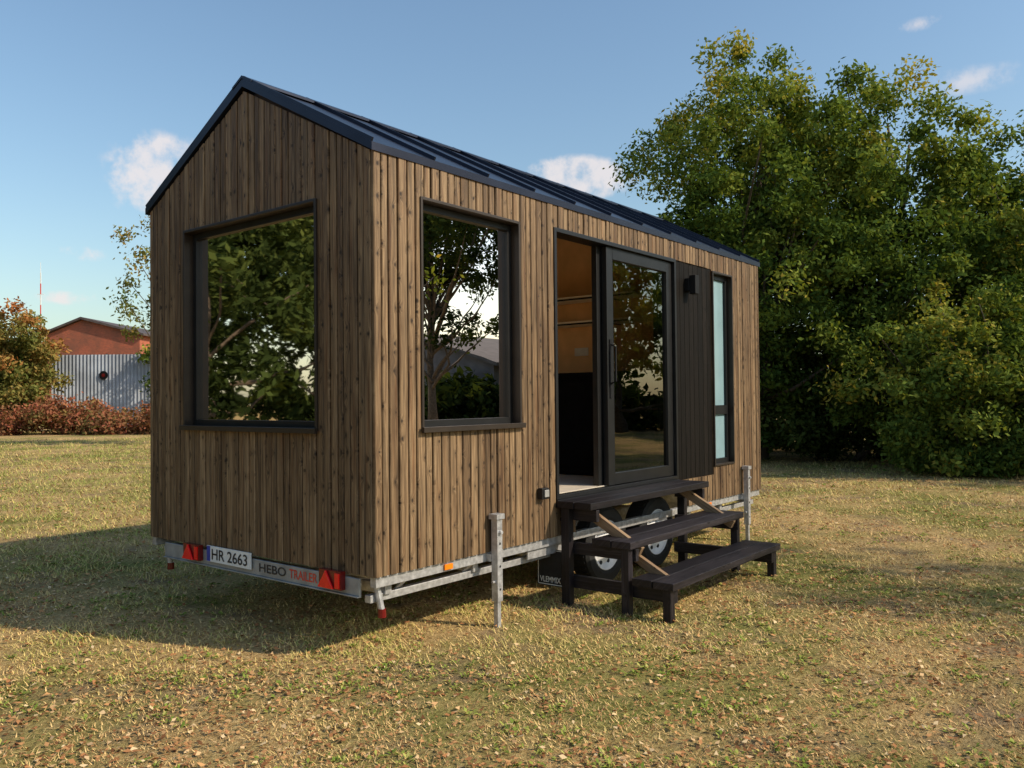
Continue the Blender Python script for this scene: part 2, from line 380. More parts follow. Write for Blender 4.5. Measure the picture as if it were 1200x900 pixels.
# ------------------------------------------------------------------ trailer
mb=MB()
mb.box(0.0,LX,0.0,0.05,0.425,0.485)
mb.box(0.0,LX,WY-0.05,WY,0.425,0.485)
mb.box(0.02,1.9,0.07,0.12,0.325,0.37); mb.box(3.9,LX,0.07,0.12,0.325,0.37)
mb.box(0.02,LX,0.42,0.50,0.34,0.484); mb.box(0.02,LX,2.0,2.08,0.34,0.484)
for x in (0.12,0.9,1.55,4.0,4.7,5.4): mb.box(x,x+0.05,0.052,WY-0.052,0.36,0.424)
for x in (0.25,0.85,1.5): mb.beam((x,0.095,0.372),(x,0.03,0.424),0.04,0.012)
mb.beam((5.55,0.5,0.42),(7.0,1.25,0.42),0.06,0.10); mb.beam((5.55,2.0,0.42),(7.0,1.25,0.42),0.06,0.10)
for x in (2.5,3.33): mb.box(x-.03,x+.03,0.2,2.3,0.27,0.33)
trailer=mb.obj('trailer',M_galv,house,bevel=0.003); trailer["label"]="galvanised twin axle trailer chassis under the house"
mb=MB(); mb.box(-0.022,-0.004,0.12,2.28,0.368,0.468,0); mb.box(-0.035,-0.004,0.12,2.28,0.358,0.3675,0); mb.obj('bumper',M_grey,trailer,bevel=0.003)
text_mesh('lettering','HEBO',0.285,0.056,(-0.0245,1.095,0.394),(0,-1,0),(0,0,1),M_txtk,trailer)
text_mesh('lettering','TRAILER',0.275,0.056,(-0.0245,0.775,0.394),(0,-1,0),(0,0,1),M_txtr,trailer)
mb=MB(); mb.box(-0.042,-0.034,1.165,1.685,0.400,0.508,0); mb.box(-0.0435,-0.0425,1.64,1.683,0.402,0.506,1); mb.box(-0.0335,-0.023,1.2,1.65,0.41,0.488,2)
pl=mb.obj('license_plate',[M_white,M_blue,M_black],trailer,bevel=0.001)
text_mesh('lettering','HR 2663',0.42,0.075,(-0.0445,1.62,0.417),(0,-1,0),(0,0,1),M_txtk,trailer)
for y0 in (0.24,1.76):
    mb=MB(); mb.box(-0.060,-0.0225,y0,y0+0.20,0.39,0.50,0); mb.box(-0.070,-0.0605,y0+0.006,y0+0.045,0.40,0.49,1)
    c=y0+0.125; a=[(-0.0625,c-.070,.394),(-0.0625,c+.070,.394),(-0.0625,c,.498)]; b=[(-0.075,p[1],p[2]) for p in a]
    mb.face(a,1); mb.face(b,1)
    for k in range(3): mb.face([a[k],a[(k+1)%3],b[(k+1)%3],b[k]],1)
    mb.obj('tail_light',[M_dred,M_red],trailer,bevel=0.002)
for x in (0.56,4.3):
    mb=MB(); mb.box(x,x+0.075,-0.014,-0.001,0.437,0.472); mb.obj('side_reflector',M_amber,trailer,bevel=0.003)
def wheel(x,y,sgn):
    mb=MB(); s=sgn
    mb.lathe_y((x,y,0.315),[(0.20,-0.085*s),(0.225,-0.095*s),(0.285,-0.095*s),(0.31,-0.075*s),(0.315,-0.04*s),(0.315,0.04*s),(0.31,0.075*s),(0.285,0.095*s),(0.2,0.09*s)],32,0)
    mb.lathe_y((x,y,0.315),[(0.20,-0.085*s),(0.195,-0.088*s),(0.185,-0.07*s),(0.15,-0.05*s),(0.10,-0.07*s),(0.055,-0.08*s),(0.05,-0.10*s),(0.0,-0.102*s)],32,1)
    for k in range(5):
        a=2*math.pi*k/5; cx=x+0.075*math.cos(a); cz=0.315+0.075*math.sin(a)
        mb.lathe_y((cx,y,cz),[(0.012,-0.07*s),(0.012,-0.095*s),(0,-0.097*s)],6,0)
    for k in range(8):
        a=2*math.pi*(k+.5)/8; cx=x+0.145*math.cos(a); cz=0.315+0.145*math.sin(a)
        mb.lathe_y((cx,y,cz),[(0.018,-0.052*s),(0.018,-0.058*s),(0,-0.0585*s)],8,0)
    for k in range(40):
        a=2*math.pi*k/40; mb.beam((x+.315*math.cos(a),y-.06,.315+.315*math.sin(a)),(x+.315*math.cos(a+.05),y+.06,.315+.315*math.sin(a+.05)),0.018,0.008,0,0.5,(math.cos(a),0,math.sin(a)))
    return mb.obj('wheel',[M_black,M_rimz],trailer)
for x in (2.5,3.33):
    wheel(x,0.10,1); wheel(x,2.40,-1)
def fender(y0,y1):
    mb=MB(); pr=[(1.93,0.36),(2.02,0.52),(2.16,0.665),(3.68,0.665),(3.82,0.52),(3.9,0.36)]
    for (xa,za),(xb,zb) in zip(pr[:-1],pr[1:]):
        mb.hexa([(xa,y0,za),(xb,y0,zb),(xb,y1,zb),(xa,y1,za)],[(xa,y0,za+.006),(xb,y0,zb+.006),(xb,y1,zb+.006),(xa,y1,za+.006)])
    mb.box(1.45,1.93,y0+.02,y0+.03,0.36,0.424)
    mb.obj('mudguard',M_galv,trailer)
fender(-0.0,0.26); fender(2.24,2.5)
mb=MB(); mb.box(1.79,1.80,-0.05,0.19,0.11,0.38,0)
for (ya,yb,za,zb) in ((-0.044,0.184,0.117,0.123),(-0.044,0.184,0.371,0.375),(-0.044,-0.039,0.117,0.375),(0.179,0.184,0.117,0.375)): mb.box(1.7875,1.7885,ya,yb,za,zb,1)
mb.obj('mud_flap',[M_black,M_white],trailer)
text_mesh('lettering','VLEMMIX',0.19,0.042,(1.7865,0.165,0.135),(0,-1,0),(0,0,1),M_white,trailer)
for (x,y) in ((0.06,0.06),(0.06,2.40)):
    mb=MB(); mb.tube([(x,y,0.42),(x+0.02,y-0.02,0.27)],[0.02,0.02],10,0); mb.tube([(x+.02,y-.02,.29),(x+.02,y-.02,.24)],[0.024,0.026],10,1)
    mb.obj('corner_steady',[M_galv,M_dred],trailer)
def post(x,y,zt):
    mb=MB(); mb.box(x-.026,x+.026,y-.026,y+.026,0.17,zt-0.035,0); mb.box(x-.017,x+.017,y-.017,y+.017,0.0,0.17,0)
    mb.box(x-.040,x+.040,y-.036,y+.036,zt-0.034,zt,0)
    mb.tube([(x,y-.027,zt-.12),(x,y-.046,zt-.12)],[0.012,0.012],8,0); mb.tube([(x-.027,y,0.30),(x-.05,y,0.30)],[0.010,0.010],8,0)
    mb.box(x-.03,x+.03,y+.027,0.0,0.43,0.48,0)
    for z in (0.25,0.4,0.55): mb.tube([(x+.0,y-.0265,z),(x+.0,y-.028,z)],[0.009,0.009],8,1)
    mb.obj('stabiliser_post',[M_galv,M_black],trailer,bevel=0.003)
post(1.0,-0.07,0.745); post(5.1,-0.07,0.78)

# ------------------------------------------------------------------ steps
steps=empty('entrance_steps',(2.7,-0.5,0),'black stained three tread wooden steps standing before the open door','steps')
X0,X1=1.72,3.63
for (y0,y1,z) in ((-0.34,-0.047,0.755),(-0.66,-0.345,0.51),(-0.98,-0.665,0.27)):
    mb=MB()
    ym=(y0+y1)/2
    for (ya,yb) in ((y0,ym-.004),(ym+.004,y1)):
        r=random.random()*9; mb.box(X0,X1,ya,yb,z-0.05,z,0,random.random(),lambda p:(p[1]+p[2]+r,p[0]+r))
    mb.obj('tread',M_step,steps,bevel=0.004)
for x in (X0+0.05,X1-0.05):
    mb=MB(); sg=1 if x<2 else -1
    mb.beam((x,-0.10,0.0),(x,-0.10,0.703),0.06,0.07,0,.3); mb.beam((x,-0.60,0.0),(x,-0.60,0.458),0.06,0.06,0,.6)
    mb.beam((x,-0.92,0.0),(x,-0.92,0.218),0.06,0.06,0,.5)
    mb.beam((x+.052*sg,-0.05,0.165),(x+.052*sg,-0.95,0.165),0.045,0.09,0,.4)
    mb.beam((x+.050*sg,-0.06,0.41),(x+.050*sg,-0.655,0.41),0.04,0.085,0,.7)
    mb.beam((x+.050*sg,-0.06,0.655),(x+.050*sg,-0.335,0.655),0.04,0.085,0,.7)
    mb.obj('step_frame',M_step,steps,bevel=0.003)
for x in (X0+0.18,X1-0.18):
    mb=MB(); mb.beam((x,-0.16,0.69),(x,-0.64,0.42),0.04,0.07,0,.5)
    o=mb.obj('brace',M_raw,steps,bevel=0.003); o["label"]="unpainted pine diagonal brace"
mb=MB(); mb.beam((X0+.24,-0.90,0.19),(X0+.24,-0.42,0.44),0.04,0.06,0,.5); mb.obj('brace',M_raw,steps,bevel=0.003)

# ------------------------------------------------------------------ ground
def ground_mat():
    m,nt,out=mat_new('dry_grass_ground')
    b=N(nt,'ShaderNodeBsdfDiffuse'); L(nt,b.outputs[0],out.inputs[0])
    g=N(nt,'ShaderNodeNewGeometry')
    def noise(s,d=6,r=0.6):
        n=N(nt,'ShaderNodeTexNoise'); n.inputs['Scale'].default_value=s; n.inputs['Detail'].default_value=d; n.inputs['Roughness'].default_value=r
        L(nt,g.outputs['Position'],n.inputs['Vector']); return n.outputs[0]
    big=noise(0.35,5,.7); fine=noise(32,5,0.75)
    straw=ramp(nt,fine,[(0.3,(0.20,0.125,0.055)),(0.5,(0.46,0.315,0.14)),(0.72,(0.66,0.49,0.25))])
    green=ramp(nt,fine,[(0.3,(0.09,0.09,0.026)),(0.55,(0.25,0.235,0.075)),(0.75,(0.40,0.37,0.135))])
    dirt=ramp(nt,fine,[(0.3,(0.12,0.078,0.048)),(0.7,(0.38,0.27,0.17))])
    c=mixc(nt,ramp(nt,big,[(0.45,0.0),(0.60,1.0)]),straw,green)
    c=mixc(nt,ramp(nt,noise(0.9,4,0.7),[(0.52,0.0),(0.64,0.8)]),c,dirt)
    L(nt,c,b.inputs['Color'])
    bp=N(nt,'ShaderNodeBump'); bp.inputs['Strength'].default_value=0.9; bp.inputs['Distance'].default_value=0.03
    L(nt,fine,bp.inputs['Height']); L(nt,bp.outputs[0],b.inputs['Normal'])
    return m
me=bpy.data.meshes.new('ground')
gv=[];gf=[]
R=[0,4,8,12,18,26,40,70,120,250,600]; S=48
gv.append((0,0,0))
for r in R[1:]:
    for k in range(S): gv.append((r*math.cos(2*math.pi*k/S)+3,r*math.sin(2*math.pi*k/S)+1,0))
for k in range(S): gf.append((0,1+k,1+(k+1)%S))
for i in range(len(R)-2):
    for k in range(S):
        a=1+i*S; b=a+S; gf.append((a+k,b+k,b+(k+1)%S,a+(k+1)%S))
me.from_pydata(gv,[],gf); me.materials.append(ground_mat()); go=bpy.data.objects.new('ground',me); COL.objects.link(go); go["kind"]="structure"

rng=np.random.default_rng(11)
CAM=np.array([-3.236,-3.593]); FW=np.array([0.7815,0.624]); RT=np.array([0.624,-0.7815])
def nz(x,y):
    return (np.sin(x*0.9+1.3*np.sin(y*0.7))+np.sin(y*1.1+1.7*np.sin(x*0.5+1))+0.7*np.sin(2.3*x+1.9*y)+0.6*np.sin(3.1*y-2.7*x+np.sin(x*4)))/3.3
def nz2(x,y):
    return (np.sin(5.1*x+1.5*np.sin(3.3*y))+np.sin(4.7*y+1.9*np.sin(4.1*x+2))+0.8*np.sin(9.3*x-7.9*y)+0.8*np.sin(11*y+8*x+np.sin(6*x)))/3.6
def scatter(n,r0,r1,ang):
    r=r0*(r1/r0)**rng.random(n); a=rng.uniform(-ang,ang,n)
    p=CAM[None]+r[:,None]*(np.cos(a)[:,None]*FW+np.sin(a)[:,None]*RT); return p,r
n=380000
p,r=scatter(n,2.6,40,0.8)
m2=nz2(p[:,0],p[:,1]); m1=nz(p[:,0],p[:,1])
keep=rng.random(n)<np.clip(0.62+0.6*m2+0.35*m1,0.15,1); p=p[keep]; r=r[keep]; m2=m2[keep]; m1=m1[keep]; n=len(p)
depth=(p-CAM)@FW; lat=(p-CAM)@RT
nv=m1*0.75+m2*0.5+np.clip((depth-7.5)/8,-0.6,0.6)*0.9-0.35*np.clip(lat/5,-1,1)
sc=(r/4.0)**0.55
h=rng.uniform(0.006,0.022,n)*sc*(1+0.7*(nv>0.3)); w=rng.uniform(0.0010,0.0030,n)*sc*1.2
th=rng.uniform(0,2*np.pi,n); lean=rng.uniform(0.4,2.4,n)
d=np.stack([np.cos(th),np.sin(th)],1); pr=np.stack([-d[:,1],d[:,0]],1)
V=np.zeros((n,3,3)); V[:,0,:2]=p-pr*w[:,None]; V[:,1,:2]=p+pr*w[:,None]; V[:,2,:2]=p+d*(h*lean)[:,None]; V[:,2,2]=h; V[:,:2,2]=0.001
tint=np.clip(0.36+0.36*nv+rng.normal(0,0.17,n),0,1)
M_grass=leaf_mat('grass_blade',[(0.0,(0.44,0.27,0.12)),(0.25,(0.74,0.51,0.23)),(0.5,(0.62,0.49,0.18)),(0.75,(0.33,0.35,0.09)),(1.0,(0.17,0.24,0.045))],0.0)
o=fast_mesh('grass',V,tint,M_grass); o["kind"]="stuff"; top(o,'short patchy dry lawn grass with straw and green blades','grass')
nr=9000; p,r=scatter(nr,2.7,18,0.75); k=nz2(p[:,0]*.6+3,p[:,1]*.6)+rng.normal(0,.3,nr)>0.1; p=p[k]; r=r[k]; nr=len(p); per=7
P=np.repeat(p,per,0); R_=np.repeat(rng.uniform(.010,.028,nr)*(r/4)**.3,per); a=rng.uniform(0,6.28,nr*per); n=nr*per
d=np.stack([np.cos(a),np.sin(a)],1); q=np.stack([-d[:,1],d[:,0]],1); P=P+d*R_[:,None]*rng.uniform(0,.9,n)[:,None]
V=np.zeros((n,4,3)); V[:,0,:2]=P; V[:,1,:2]=P+d*(R_*.55)[:,None]+q*(R_*.3)[:,None]; V[:,2,:2]=P+d*(R_*1.1)[:,None]; V[:,3,:2]=P+d*(R_*.55)[:,None]-q*(R_*.3)[:,None]
z0=rng.uniform(.008,.022,n); V[:,0,2]=z0*.5; V[:,1,2]=z0*1.1;V[:,3,2]=z0*1.1;V[:,2,2]=z0*rng.uniform(.6,1.6,n)
o=fast_mesh('clover_weeds',V,rng.random(n),leaf_mat('weed_leaf',[(0.0,(0.12,0.18,0.03)),(0.6,(0.25,0.30,0.06)),(1.0,(0.46,0.40,0.13))],0.0)); o["kind"]="stuff"; top(o,'low green broad leaved weeds dotting the dry lawn','weeds')
n=42000; p,r=scatter(n*2,2.6,30,0.8); k=(nz(p[:,0]*1.7+4,p[:,1]*1.7)+rng.normal(0,0.6,2*n))>0.10; p=p[k][:n]; r=r[k][:n]; n=len(p)
s=rng.uniform(0.006,0.020,n)*(r/4)**0.35; th=rng.uniform(0,6.28,n)
V=np.zeros((n,4,3)); zz=rng.uniform(0.006,0.022,n)
for j,(du,dv) in enumerate(((-1,0),(0,-.55),(1,0),(0,.55))):
    V[:,j,0]=p[:,0]+s*(du*np.cos(th)-dv*np.sin(th)); V[:,j,1]=p[:,1]+s*(du*np.sin(th)+dv*np.cos(th)); V[:,j,2]=zz+rng.uniform(-.5,.6,n)*s*0.8
V[:,:,2]=np.maximum(V[:,:,2],0.003)
M_litter=leaf_mat('fallen_leaf',[(0.0,(0.13,0.06,0.028)),(0.35,(0.35,0.16,0.07)),(0.75,(0.52,0.29,0.125)),(1.0,(0.66,0.50,0.29))],0.0)
o=fast_mesh('fallen_leaves',V,rng.random(n),M_litter); o["kind"]="stuff"; top(o,'brown fallen leaves scattered over the lawn','leaves')

# ------------------------------------------------------------------ foliage
def leaves(centers,rad,per,size,tintbase,flat=0.8,up=0.6,tv=0.12):
    nc=len(centers); n=nc*per
    c=np.repeat(centers,per,0); rr=np.repeat(rad,per)
    off=rng.normal(0,1,(n,3)); off/=np.linalg.norm(off,axis=1)[:,None]; off*= (rng.random(n)**0.5)[:,None]*rr[:,None]
    off*=(1+rng.normal(0,0.18,n))[:,None]; off[:,2]*=flat
    p=c+off
    nrm=rng.normal(0,1,(n,3)); nrm[:,2]+=up; nrm+=off/np.maximum(rr,0.01)[:,None]*0.8; nrm/=np.linalg.norm(nrm,axis=1)[:,None]
    t=np.cross(nrm,rng.normal(0,1,(n,3))); t/=np.linalg.norm(t,axis=1)[:,None]; b=np.cross(nrm,t)
    s=rng.uniform(0.6,1.25,n)*size
    V=np.stack([p-t*s[:,None],p-b*(s*.5)[:,None],p+t*s[:,None],p+b*(s*.5)[:,None]],1)
    V[:,:,2]=np.maximum(V[:,:,2],0.02)
    tint=np.clip(np.repeat(tintbase,per)+rng.normal(0,tv,n),0,1)
    return V,tint
def crown_centers(c,rx,rz,nc,lump=0.25,low=-1.0):
    out=[]
    ph=rng.uniform(0,6.28,6)
    while len(out)<nc:
        d=rng.normal(0,1,3); d/=np.linalg.norm(d); 
        if d[2]<low: continue
        az=math.atan2(d[1],d[0]); k=1+lump*(math.sin(3*az+ph[0]+2*d[2])+0.6*math.sin(5*az+ph[1]+4*d[2])+0.8*math.sin(4*d[2]*2+ph[2]))/1.6
        q=rng.random()**0.38*k
        out.append([c[0]+d[0]*rx*q,c[1]+d[1]*rx*q,max(c[2]+d[2]*rz*min(q,1.04),0.25)])
    return np.array(out)
def tree(name,x,y,H,rx,label,mat,nc=230,per=330,size=0.075,zbase=1.2,trunk=0.2,lump=0.25,group=None,tmean=0.45,crad=(0.35,0.75),stems=1,category='tree',limbs=45):
    e=empty(name,(x,y,0),label,category,group)
    rz=(H-zbase)/2; cz=zbase+rz
    C=crown_centers((x,y,cz),rx,rz,nc,lump)
    rad=rng.uniform(crad[0],crad[1],nc)
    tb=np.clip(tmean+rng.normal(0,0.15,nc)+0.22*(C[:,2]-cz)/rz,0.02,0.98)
    V,t=leaves(C,rad,per,size,tb)
    fast_mesh('crown',V,t,mat,e)
    mb=MB()
    for sidx in range(stems):
        a=rng.uniform(0,6.28); sp=0.0 if stems==1 else 0.35
        bx,by=x+sp*math.cos(a),y+sp*math.sin(a)
        pts=[(bx+math.sin(i*1.3+sidx)*0.12+sp*2.2*math.cos(a)*i/6,by+math.cos(i*1.7+sidx)*0.12-0.12+sp*2.2*math.sin(a)*i/6,-0.05+H*0.86*i/6) for i in range(7)]
        mb.tube(pts,[trunk*1.25]+[trunk*(1-i/7.2) for i in range(1,7)],9)
    for i in rng.choice(nc,min(nc,limbs),replace=False):
        c=C[i]; f=max(0.12,min(0.8,(c[2]/H)*0.62)); z0=H*0.86*f
        s0=np.array([x,y,z0]); mid=(s0+c)/2+rng.normal(0,0.15,3)+np.array([0,0,-0.15]); r0=trunk*0.42*(1-f*0.7)
        mb.tube([s0,mid,c],[r0,r0*.6,0.012],5,caps=False)
    mb.obj('trunk',M_bark,e,smooth=True)
    return e
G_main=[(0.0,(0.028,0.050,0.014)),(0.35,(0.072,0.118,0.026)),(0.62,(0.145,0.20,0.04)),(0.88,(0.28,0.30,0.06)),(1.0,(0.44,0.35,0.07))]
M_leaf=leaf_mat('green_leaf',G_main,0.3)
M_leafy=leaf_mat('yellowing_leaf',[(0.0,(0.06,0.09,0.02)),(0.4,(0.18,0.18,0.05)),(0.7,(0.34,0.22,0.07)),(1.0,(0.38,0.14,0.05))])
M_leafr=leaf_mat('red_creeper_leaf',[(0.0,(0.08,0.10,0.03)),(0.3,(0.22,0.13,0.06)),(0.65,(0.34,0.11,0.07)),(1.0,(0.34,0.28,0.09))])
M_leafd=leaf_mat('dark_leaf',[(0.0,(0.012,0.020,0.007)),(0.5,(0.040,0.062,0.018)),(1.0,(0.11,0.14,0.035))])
G='broadleaf trees standing behind the lawn'
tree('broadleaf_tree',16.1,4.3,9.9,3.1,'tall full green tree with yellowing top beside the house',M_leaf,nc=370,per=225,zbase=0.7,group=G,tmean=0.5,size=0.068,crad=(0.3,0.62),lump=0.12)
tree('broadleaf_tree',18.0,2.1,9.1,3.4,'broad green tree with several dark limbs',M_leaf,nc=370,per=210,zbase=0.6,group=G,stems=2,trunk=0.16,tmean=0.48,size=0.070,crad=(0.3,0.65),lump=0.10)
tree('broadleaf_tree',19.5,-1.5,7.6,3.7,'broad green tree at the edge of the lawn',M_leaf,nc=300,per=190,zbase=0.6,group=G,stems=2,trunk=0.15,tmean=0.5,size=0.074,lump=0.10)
GS='shrubs under the trees'
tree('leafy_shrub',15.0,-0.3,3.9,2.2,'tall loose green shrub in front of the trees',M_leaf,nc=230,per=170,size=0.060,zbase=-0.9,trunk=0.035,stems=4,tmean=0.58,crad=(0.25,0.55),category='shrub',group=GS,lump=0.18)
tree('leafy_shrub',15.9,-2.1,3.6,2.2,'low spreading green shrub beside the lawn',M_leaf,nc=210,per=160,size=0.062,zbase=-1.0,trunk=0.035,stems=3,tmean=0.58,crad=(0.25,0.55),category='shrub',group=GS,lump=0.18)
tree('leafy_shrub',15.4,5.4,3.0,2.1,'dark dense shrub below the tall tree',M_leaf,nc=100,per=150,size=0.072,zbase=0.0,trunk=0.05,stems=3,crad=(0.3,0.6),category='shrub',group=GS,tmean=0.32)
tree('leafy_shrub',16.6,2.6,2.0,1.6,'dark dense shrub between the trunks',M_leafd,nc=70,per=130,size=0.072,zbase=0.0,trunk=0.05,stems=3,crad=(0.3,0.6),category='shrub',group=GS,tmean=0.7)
tree('broadleaf_tree',12.9,24.6,8.2,2.2,'slender sparse tree behind the house',M_leafy,nc=60,per=120,size=0.08,zbase=1.5,trunk=0.1,lump=0.4,tmean=0.3,group=G,limbs=25)
tree('broadleaf_tree',-8.0,15.5,9.5,4.4,'green tree mirrored in the gable window',M_leafd,nc=150,per=110,size=0.13,zbase=-1.0,trunk=0.2,group=G,limbs=12,tmean=0.5,lump=0.25)
tree('broadleaf_tree',-14.5,17.0,9.0,4.4,'green tree mirrored in the gable window',M_leafd,nc=140,per=100,size=0.14,zbase=-1.0,trunk=0.2,group=G,limbs=12)
tree('broadleaf_tree',17.0,-15.8,10.5,3.8,'green tree mirrored in the side window',M_leafd,nc=170,per=120,size=0.10,zbase=3.6,trunk=0.2,group=G,lump=0.4,limbs=45)
tree('broadleaf_tree',28.5,-15.5,9.0,4.2,'green tree mirrored in the glass door',M_leaf,nc=150,per=100,size=0.14,zbase=0.5,trunk=0.2,group=G,limbs=20,tmean=0.65)
tree('broadleaf_tree',7.0,-9.3,6.9,2.5,'sparse young tree dappling the lawn with shade',M_leaf,nc=48,per=60,size=0.08,zbase=2.4,trunk=0.07,group=G,lump=0.35,limbs=25,tmean=0.6)
def hedge(name,label,pts,nc,per,size,mat,h0,h1,spread,tm=0.4):
    P=np.array(pts,float); k=rng.random(nc)*(len(P)-1); i=k.astype(int); f=(k-i)[:,None]
    base=P[i]*(1-f)+P[i+1]*f+rng.normal(0,spread,(nc,2))
    top_=h0+(h1-h0)*(0.5+0.5*np.sin(base[:,0]*0.6+np.sin(base[:,1]*0.9)*2)); z=rng.random(nc)**0.8*top_
    C=np.column_stack([base,z]); V,t=leaves(C,rng.uniform(0.5,1.0,nc)*(size/0.12)**0.5,per,size,np.clip(tm+rng.normal(0,.16,nc),0,1))
    o=fast_mesh(name,V,t,mat); o["kind"]="stuff"; top(o,label,'bushes'); return o
def W(d,l): return tuple(CAM+d*FW+l*RT)
hedge('undergrowth','dark undergrowth closing off the lawn behind the trees',[W(25,1),W(25,9),W(24,15),W(20,22)],200,110,0.15,M_leafd,2.2,4.2,1.0,0.6)
hedge('red_creeper_hedge','low red and brown autumn creeper along the lawn edge',[W(41,-33),W(41,-24),W(41,-17),W(40,-10)],240,150,0.11,M_leafr,0.8,1.7,0.9,0.5)
hedge('creeper_bank','tall bank of green and brown creeper at the lawn edge',[W(43,-38),W(43,-30),W(43.5,-26.3)],170,150,0.13,M_leafy,4.2,5.6,0.8,0.42)
hedge('distant_treeline','far tree line beyond the fence',[W(95,-80),W(100,-40),W(100,0),W(95,60)],380,50,0.6,M_leafd,4,7.5,3.0,0.6)
hedge('reflection_hedge','tall dark hedge added out of view to darken the gable window reflection',[(-40,10),(-30,20),(-20,27),(-10,31),(-3,32)],420,80,0.36,M_leafd,10,13,1.6,0.45)  # unseen hedge, added to cover pale ground and sky in the gable glass
gl=W(43,-25.9)
tree('creeper_covered_bush',gl[0],gl[1],6.6,2.3,'tall bush overgrown with yellow and brown creeper',M_leafy,nc=150,per=150,size=0.12,zbase=0.2,trunk=0.12,tmean=0.45,lump=0.35,category='bush',limbs=15)
gl=W(46,-18.6)
tree('broadleaf_tree',gl[0],gl[1],6.0,1.5,'small green tree beside the metal fence',M_leaf,nc=50,per=130,size=0.12,zbase=0.4,trunk=0.1,group=G,limbs=15)

# ------------------------------------------------------------------ background structures
ROT=math.atan2(-0.7815,0.624)
M_fence=simple('weathered_sheet_metal',(0.36,0.39,0.44),0.6,0.1,0.25,0.8)
M_brick_,nt,out=mat_new('red_brick')
b=N(nt,'ShaderNodeBsdfPrincipled'); L(nt,b.outputs[0],out.inputs[0]); b.inputs['Roughness'].default_value=0.85
tc=N(nt,'ShaderNodeTexCoord'); sp=N(nt,'ShaderNodeSeparateXYZ'); L(nt,tc.outputs['Object'],sp.inputs[0]); cb=N(nt,'ShaderNodeCombineXYZ')
L(nt,math_n(nt,'ADD',sp.outputs[0],sp.outputs[1]),cb.inputs[0]); L(nt,sp.outputs[2],cb.inputs[1])
bk=N(nt,'ShaderNodeTexBrick'); bk.inputs['Scale'].default_value=4; bk.inputs['Color1'].default_value=(0.48,0.11,0.05,1); bk.inputs['Color2'].default_value=(0.34,0.08,0.04,1); bk.inputs['Mortar'].default_value=(0.2,0.14,0.10,1)
n_=N(nt,'ShaderNodeTexNoise'); n_.inputs['Scale'].default_value=0.8; n_.inputs['Detail'].default_value=5; L(nt,tc.outputs['Object'],n_.inputs['Vector'])
L(nt,cb.outputs[0],bk.inputs['Vector']); L(nt,mixc(nt,ramp(nt,n_.outputs[0],[(0.4,0.0),(0.62,0.6)]),bk.outputs[0],(0.14,0.07,0.045)),b.inputs['Base Color'])
def place(o,d,l):
    q=W(d,l); o.location=(q[0],q[1],0); o.rotation_euler=(0,0,ROT)
fe=MB(); n=75; pts=[]
for i in range(n*2+1):
    pts.append((-5+i*0.1,0.022*(1 if i%2 else -1)))
for (xa,ya),(xb,yb) in zip(pts[:-1],pts[1:]): fe.hexa([(xa,ya,0.1),(xb,yb,0.1),(xb,yb+.01,0.1),(xa,ya+.01,0.1)],[(xa,ya,4.2),(xb,yb,4.2),(xb,yb+.01,4.2),(xa,ya+.01,4.2)])
fen=fe.obj('metal_fence',M_fence); place(fen,46,-20.5); top(fen,'tall grey corrugated sheet metal fence','fence')
for i in range(6):
    mb=MB(); mb.box(-5+i*3-.05,-5+i*3+.05,0.07,0.17,0,4.25); q=mb.obj('post',M_frame); q.parent=fen
for z in (0.6,3.9):
    mb=MB(); mb.box(-5,10,0.036,0.069,z,z+.1); q=mb.obj('rail',M_frame); q.parent=fen
mb=MB(); mb.lathe_y((-2.1,-0.06,3.05),[(0.24,0.012),(0.24,-0.012),(0.12,-0.014),(0.0,-0.016)],24,0); mb.lathe_y((-2.1,-0.08,3.05),[(0.10,0),(0.0,-0.002)],16,1)
q=mb.obj('round_sign',[M_blackp,M_dred]); q.parent=fen
bld=empty('brick_building',(*W(58,-29.2),0),'rusty red brick industrial shed with low pitched dark roof','building'); bld.rotation_euler=(0,0,ROT)
def local(mb,name,mats,p):
    o=mb.obj(name,mats); o.parent=p; return o
mb=MB(); mb.box(-3.4,3.2,0,14,0,6.3)
mb.face([(-3.4,0,6.3),(3.2,0,6.3),(-0.8,0,7.35)]); mb.face([(-3.4,14,6.3),(3.2,14,6.3),(-0.8,14,7.35)])
local(mb,'wall',M_brick_,bld)
mb=MB()
mb.hexa([(-3.8,-.3,6.2),(-.8,-.3,7.38),(-.8,14.3,7.38),(-3.8,14.3,6.2)],[(-3.8,-.3,6.34),(-.8,-.3,7.54),(-.8,14.3,7.54),(-3.8,14.3,6.34)])
mb.hexa([(-.8,-.3,7.38),(3.6,-.3,6.2),(3.6,14.3,6.2),(-.8,14.3,7.38)],[(-.8,-.3,7.54),(3.6,-.3,6.34),(3.6,14.3,6.34),(-.8,14.3,7.54)])
local(mb,'roof',simple('rusty_dark_roof',(0.08,0.06,0.055),0.7,0,0.3,2),bld)
mast=MB(); 
for z0 in range(0,26,2):
    mast.beam((0,0,z0),(0,0,z0+2),0.14,0.14,(z0//2)%2)
mast.beam((-.6,0,22),(.6,0,22),.08,.08,0); mast.tube([(0,0,26),(0,0,28)],[.05,.03],6,0)
ms=mast.obj('radio_mast',[M_white,M_txtr]); place(ms,155,-88); top(ms,'thin red and white radio mast','mast')
sh=empty('storage_shed',(31,-27,0),'grey storage shed with pitched roof beyond the lawn','building')
M_shed=simple('dark_grey_render',(0.12,0.12,0.13),0.8,0,0.25,2)
M_sroof=simple('grey_shed_roofing',(0.09,0.085,0.08),0.8,0,0.25,2)
ox,oy=3.0,-13.5
def sf(pts): return [(p[0]+ox,p[1]+oy,p[2]) for p in pts]
